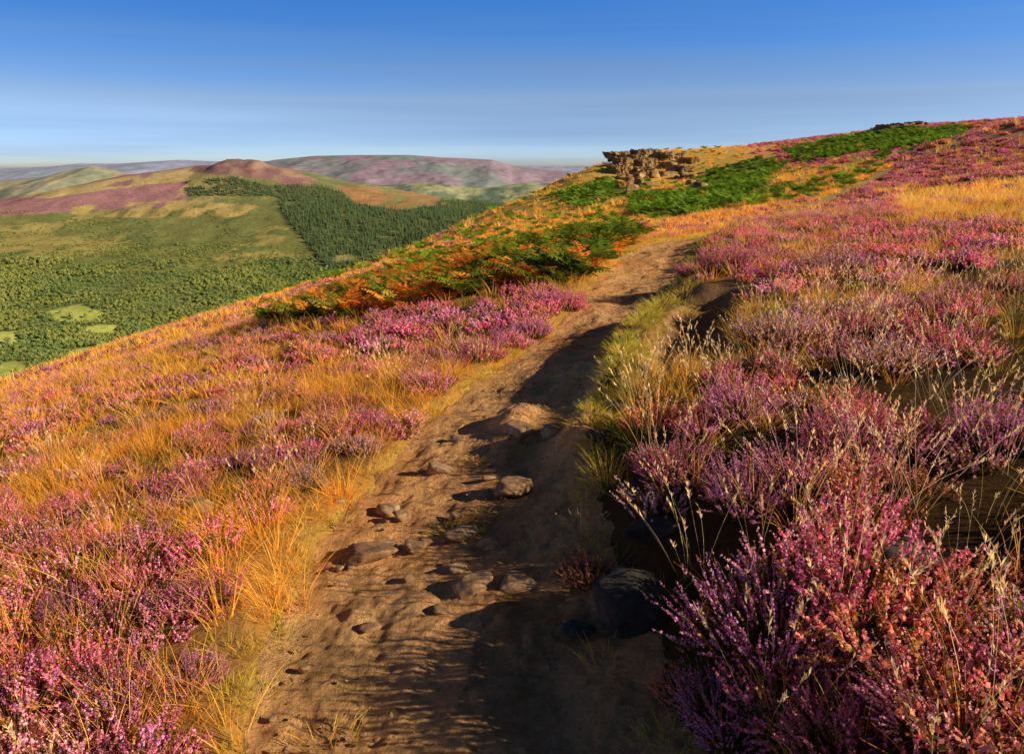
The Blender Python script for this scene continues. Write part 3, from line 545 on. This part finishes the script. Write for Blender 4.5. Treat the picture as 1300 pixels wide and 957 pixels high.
# trees
def broadleaf(seed, ht, col, nl=9, per=40):
    g = np.random.default_rng(seed); cr = ht*.42; P = []; cen = []
    for i in range(nl):
        v = nrm(g.normal(size=3)); cen.append(np.array([v[0]*cr*.62, v[1]*cr*.62, ht*.62+v[2]*cr*.5]))
    for c in cen:
        o = nrm(g.normal(size=(per, 3))); p = c+o*cr*.48*g.uniform(.6, 1.08, (per, 1))*[1, 1, .85]; u = nrm(np.cross(o, g.normal(size=o.shape))); v = nrm(np.cross(o, u)+g.normal(0, .4, o.shape)); s = cr*.16*g.uniform(.6, 1.3, (per, 1))
        P.append(cards(p, u*s, v*s, jit(col, per, g, .2)))
    B = np.tile([[0, 0, 0.]], (8, 1)); E = np.array([[0, 0, ht*.55]]+cen[:7]); dv = E-B; l = np.linalg.norm(dv, axis=1)
    tk = ribbons(B, dv/l[:, None], l, np.full(8, ht*.045), np.zeros((8, 3)), 3, jit((.06, .045, .03), 8, g), jit((.06, .045, .03), 8, g), g, .75)
    return join(P+[tk])
def conifer(seed, ht, col):
    g = np.random.default_rng(seed); P = []
    for L in range(11):
        f = L/10; z = ht*(.12+.86*f); rr = ht*.20*(1-f)**.85+.15; m = 9 if L < 8 else 6; a = g.uniform(0, 6.28)+np.arange(m)*2*np.pi/m; rd = np.stack([np.cos(a), np.sin(a), 0*a], 1)
        q = rr*g.uniform(.75, 1.15, (m, 1)); c = rd*q*.55+np.array([0, 0, z])-np.array([0, 0, 1])*q*.12; v = (rd*q*.55+np.array([0, 0, -.25])*q); u = np.stack([-rd[:, 1], rd[:, 0], 0*a], 1)*q*.38
        P.append(cards(c, u, v, jit(col, m, g, .25)))
    tk = ribbons(np.zeros((3, 3)), np.tile([[0, 0, 1.]], (3, 1)), np.full(3, ht*1.0), np.full(3, ht*.03), np.zeros((3, 3)), 2, jit((.06, .04, .03), 3, g), jit((.06, .05, .03), 3, g), g, .9)
    return join(P+[tk])
cm = [mk(conifer(1000+i, 17+i, c), 'conifer', M_TREE) for i, c in enumerate([(.16, .23, .105), (.19, .26, .11), (.14, .21, .11)])]
bm_ = [mk(broadleaf(1100+i, 10+i, c), 'broadleaf_tree', M_TREE) for i, c in enumerate([(.27, .33, .11), (.32, .36, .11), (.23, .30, .10), (.36, .37, .11)])]
def lattice(x0, x1, y0, y1, st):
    a, b = np.meshgrid(np.arange(x0, x1, st), np.arange(y0, y1, st), indexing='ij'); a = a.ravel(); b = b.ravel(); return a+RNG.uniform(-.42, .42, len(a))*st, b+RNG.uniform(-.42, .42, len(a))*st
x, y = lattice(-1100, 250, 1550, 2560, 8.); z = HV(x, y); px, py = proj(x, y, z); m = (pip(px, py, CON1) | pip(px, py, CON2)) & ~pip(px, py, CLR) & (fbm(x/60, y/60, 3, 99) > -.45)
x, y, z = x[m], y[m], z[m]; scatter('conifer_plantation', 'dark conifer plantation covering the shoulder of the far hill', 'wood', cm, np.stack([x, y, z-.3], 1), rots(len(x), .02), RNG.uniform(.55, .9, len(x)), RNG.integers(0, 3, len(x)))
x, y = lattice(-1500, 150, 900, 2250, 6.2); z = HV(x, y); px, py = proj(x, y, z); nn_ = fbm(x/110, y/110, 4, 120)
pr = np.where(py > 345, .88+.7*nn_, np.where(py > 310, .35+1.2*nn_, .08+.5*nn_)); pr = np.where(py < 268, 0, pr); pr = np.where((py < 345) & (px > 150) & (px < 400), pr*.6+np.where(py > 325, .2, 0), pr)
m = RNG.uniform(size=len(x)) < pr
for f_ in FIELDS: m &= ~pip(px, py, f_)
m &= ~(pip(px, py, CON1) | pip(px, py, CON2))
x, y, z, py, nn_ = x[m], y[m], z[m], py[m], nn_[m]; ti = np.clip((RNG.uniform(0, 4, len(x))*.5+2+5*fbm(x/70, y/70, 3, 130)), 0, 3.99).astype(int)
scatter('valley_woodland', 'broadleaf woodland filling the valley floor and climbing the far hill', 'wood', bm_, np.stack([x, y, z-.3], 1), rots(len(x), .04), RNG.uniform(.38, .75, len(x))*np.where(py > 330, 1.+.6*nn_, .6), ti)
nt_ = 0
for f_, nm in zip(FIELDS, ['uppermost pale field', 'field at the left edge', 'lowest field at the left edge', 'field nearest the moor', 'small field within the wood']):
    cx = sum(p[0] for p in f_)/len(f_); cy = sum(p[1] for p in f_)/len(f_)
    for k_ in range(5):
        a = random.uniform(0, 6.28); q = random.uniform(.5, .85); qx, qy = cx+38*q*math.cos(a), cy+10*q*math.sin(a); r = ray(qx, qy); s = np.linspace(800, 2200, 900); hh = HV(r[0]*s, r[1]*s); ii = np.argmax(CAMZ+r[2]*s < hh)
        o = link('broadleaf_tree', bm_[nt_ % 4], label='round green tree by the '+nm+' in the valley', category='tree', group='trees around the '+nm); o.location = (r[0]*s[ii], r[1]*s[ii], hh[ii]-.2); sc = random.uniform(.6, 1.0); o.scale = (sc, sc, sc); o.rotation_euler = (0, 0, a); nt_ += 1

# distant hills, aerial haze painted into their paler, bluer base colours
def ridge(name, label, prof, Y0, depth, drop, col1, col2, seed, amp):
    P = np.array(prof, float); pxs = np.linspace(P[0, 0], P[-1, 0], 320); pys = np.interp(pxs, P[:, 0], P[:, 1]); top = np.array([at(a, b, Y0) for a, b in zip(pxs, pys)])
    v = np.concatenate([np.linspace(-1, 0, 70), np.linspace(.05, .6, 14)]); VV = v[None]; Yg = Y0+VV*depth+0*top[:, :1]; Xg = top[:, :1]+0*VV
    k_ = np.abs(VV); Zg = top[:, 2:3]-drop*(k_**1.25)+amp*fbm(Xg/(depth*.16), Yg/(depth*.3), 4, seed)*np.minimum(k_*3, 1)
    X, Y, Z = Xg.ravel(), Yg.ravel(), Zg.ravel(); n1 = sm(-.15, .25, fbm(X/(depth*.12), Y/(depth*.2), 4, seed+5))[:, None]
    C = np.array(col1)*(1-n1)+np.array(col2)*n1; C = C*(1+.25*fbm(X/(depth*.03), Y/(depth*.04), 3, seed+9))[:, None]
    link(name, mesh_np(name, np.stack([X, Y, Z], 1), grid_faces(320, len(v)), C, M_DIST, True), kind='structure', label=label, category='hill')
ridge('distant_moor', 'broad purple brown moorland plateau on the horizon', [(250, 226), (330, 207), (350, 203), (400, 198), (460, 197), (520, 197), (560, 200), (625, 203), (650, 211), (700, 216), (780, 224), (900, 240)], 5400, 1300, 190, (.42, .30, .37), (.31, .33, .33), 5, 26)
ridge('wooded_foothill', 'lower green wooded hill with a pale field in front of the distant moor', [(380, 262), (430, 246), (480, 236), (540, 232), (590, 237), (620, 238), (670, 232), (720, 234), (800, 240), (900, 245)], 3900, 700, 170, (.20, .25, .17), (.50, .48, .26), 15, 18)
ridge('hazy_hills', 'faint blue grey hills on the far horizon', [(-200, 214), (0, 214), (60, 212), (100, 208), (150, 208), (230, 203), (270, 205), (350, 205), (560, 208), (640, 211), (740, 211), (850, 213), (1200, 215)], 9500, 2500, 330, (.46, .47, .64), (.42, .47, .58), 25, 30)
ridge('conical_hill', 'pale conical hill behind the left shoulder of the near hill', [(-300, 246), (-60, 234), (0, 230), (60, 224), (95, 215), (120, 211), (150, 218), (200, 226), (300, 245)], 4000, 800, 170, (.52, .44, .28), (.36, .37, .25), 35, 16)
gp = np.array([[-40000, 3000, -300], [40000, 3000, -300], [40000, 45000, -300], [-40000, 45000, -300]]); link('far_lowland', mesh_np('far_lowland', gp, np.array([[0, 1, 2, 3]]), np.tile([.46, .50, .66], (4, 1)), M_DIST), kind='structure', label='hazy low country reaching the horizon', category='ground')  # distance haze is painted as the sheet's flat bluish colour

# ------------------------------------------------------------------ light, sky, camera
el, az = math.radians(SUN_EL), math.radians(SUN_AZ)
sd = bpy.data.lights.new('sun', 'SUN'); sd.energy = 5.0; sd.angle = math.radians(.5); sd.color = (1, .88, .64); so = bpy.data.objects.new('sun', sd); COL.objects.link(so)
so.rotation_euler = (-Vector((math.sin(az)*math.cos(el), math.cos(az)*math.cos(el), math.sin(el)))).to_track_quat('-Z', 'Y').to_euler()
wd_ = bpy.data.worlds.new('World'); SC.world = wd_; wd_.use_nodes = True; nt = wd_.node_tree; nt.nodes.clear(); L = nt.links.new
out = N(nt, 'ShaderNodeOutputWorld'); bgd = N(nt, 'ShaderNodeBackground'); bgd.inputs['Strength'].default_value = .15
tc = N(nt, 'ShaderNodeTexCoord'); sx = N(nt, 'ShaderNodeSeparateXYZ'); cx = N(nt, 'ShaderNodeCombineXYZ'); L(tc.outputs['Generated'], sx.inputs[0])
mz = N(nt, 'ShaderNodeMath', operation='MULTIPLY'); mz.inputs[1].default_value = 5.0; L(sx.outputs[2], mz.inputs[0]); L(sx.outputs[0], cx.inputs[0]); L(sx.outputs[1], cx.inputs[1]); L(mz.outputs[0], cx.inputs[2])
nv = N(nt, 'ShaderNodeVectorMath', operation='NORMALIZE'); L(cx.outputs[0], nv.inputs[0])
sky = N(nt, 'ShaderNodeTexSky', sky_type='NISHITA'); sky.sun_disc = False; sky.sun_elevation = el; sky.sun_rotation = az; sky.altitude = 400; sky.ozone_density = 2.0; sky.dust_density = 1.0
L(nv.outputs[0], sky.inputs[0])
# haze and polarised-blue balance of the sky by height above the horizon, with faint haze banks
mpn = N(nt, 'ShaderNodeMapping'); mpn.inputs['Scale'].default_value = (1.3, 1.3, 34); L(tc.outputs['Generated'], mpn.inputs[0]); nz = N(nt, 'ShaderNodeTexNoise'); nz.inputs['Scale'].default_value = 1.; nz.inputs['Detail'].default_value = 4; L(mpn.outputs[0], nz.inputs[0])
ma = N(nt, 'ShaderNodeMath', operation='MULTIPLY_ADD'); ma.inputs[1].default_value = .08; L(nz.outputs[0], ma.inputs[0]); L(sx.outputs[2], ma.inputs[2])
mr = N(nt, 'ShaderNodeMapRange'); mr.inputs[1].default_value = .040; mr.inputs[2].default_value = .440; L(ma.outputs[0], mr.inputs[0])
cr = N(nt, 'ShaderNodeValToRGB'); e = cr.color_ramp
STOPS = [(0, (.54, .54, .72)), (.07, (.92, .92, 1.02)), (.19, (1.50, 1.42, 1.36)), (.35, (.90, 1.40, 1.84)), (.54, (.21, 1.10, 2.18)), (.68, (.13, .26, .42)), (1., (.13, .18, .25))]
e.elements[0].position = 0; e.elements[1].position = 1
for p_, c_ in STOPS[1:-1]: e.elements.new(p_)
for el_, (p_, c_) in zip(e.elements, STOPS): el_.position = p_; el_.color = (*[q/2.2 for q in c_], 1)
L(mr.outputs[0], cr.inputs[0]); m2 = N(nt, 'ShaderNodeVectorMath', operation='MULTIPLY'); L(sky.outputs[0], m2.inputs[0]); L(cr.outputs[0], m2.inputs[1]); m3 = N(nt, 'ShaderNodeVectorMath', operation='SCALE'); m3.inputs['Scale'].default_value = 2.2; L(m2.outputs[0], m3.inputs[0])
L(m3.outputs[0], bgd.inputs[0]); L(bgd.outputs[0], out.inputs[0])
cam = bpy.data.cameras.new('camera'); cam.sensor_fit = 'HORIZONTAL'; cam.sensor_width = 36; cam.lens = 36*F/1300; cam.clip_start = .05; cam.clip_end = 80000
co = bpy.data.objects.new('camera', cam); COL.objects.link(co); co.location = (0, 0, CAMZ); co.rotation_euler = (math.radians(90)-TH, 0, 0); SC.camera = co
SC.view_settings.view_transform = 'Standard'; SC.view_settings.look = 'None'; SC.view_settings.exposure = 0
print('counts', {k_: sum(len(q) for q in v[0]) for k_, v in acc.items()})
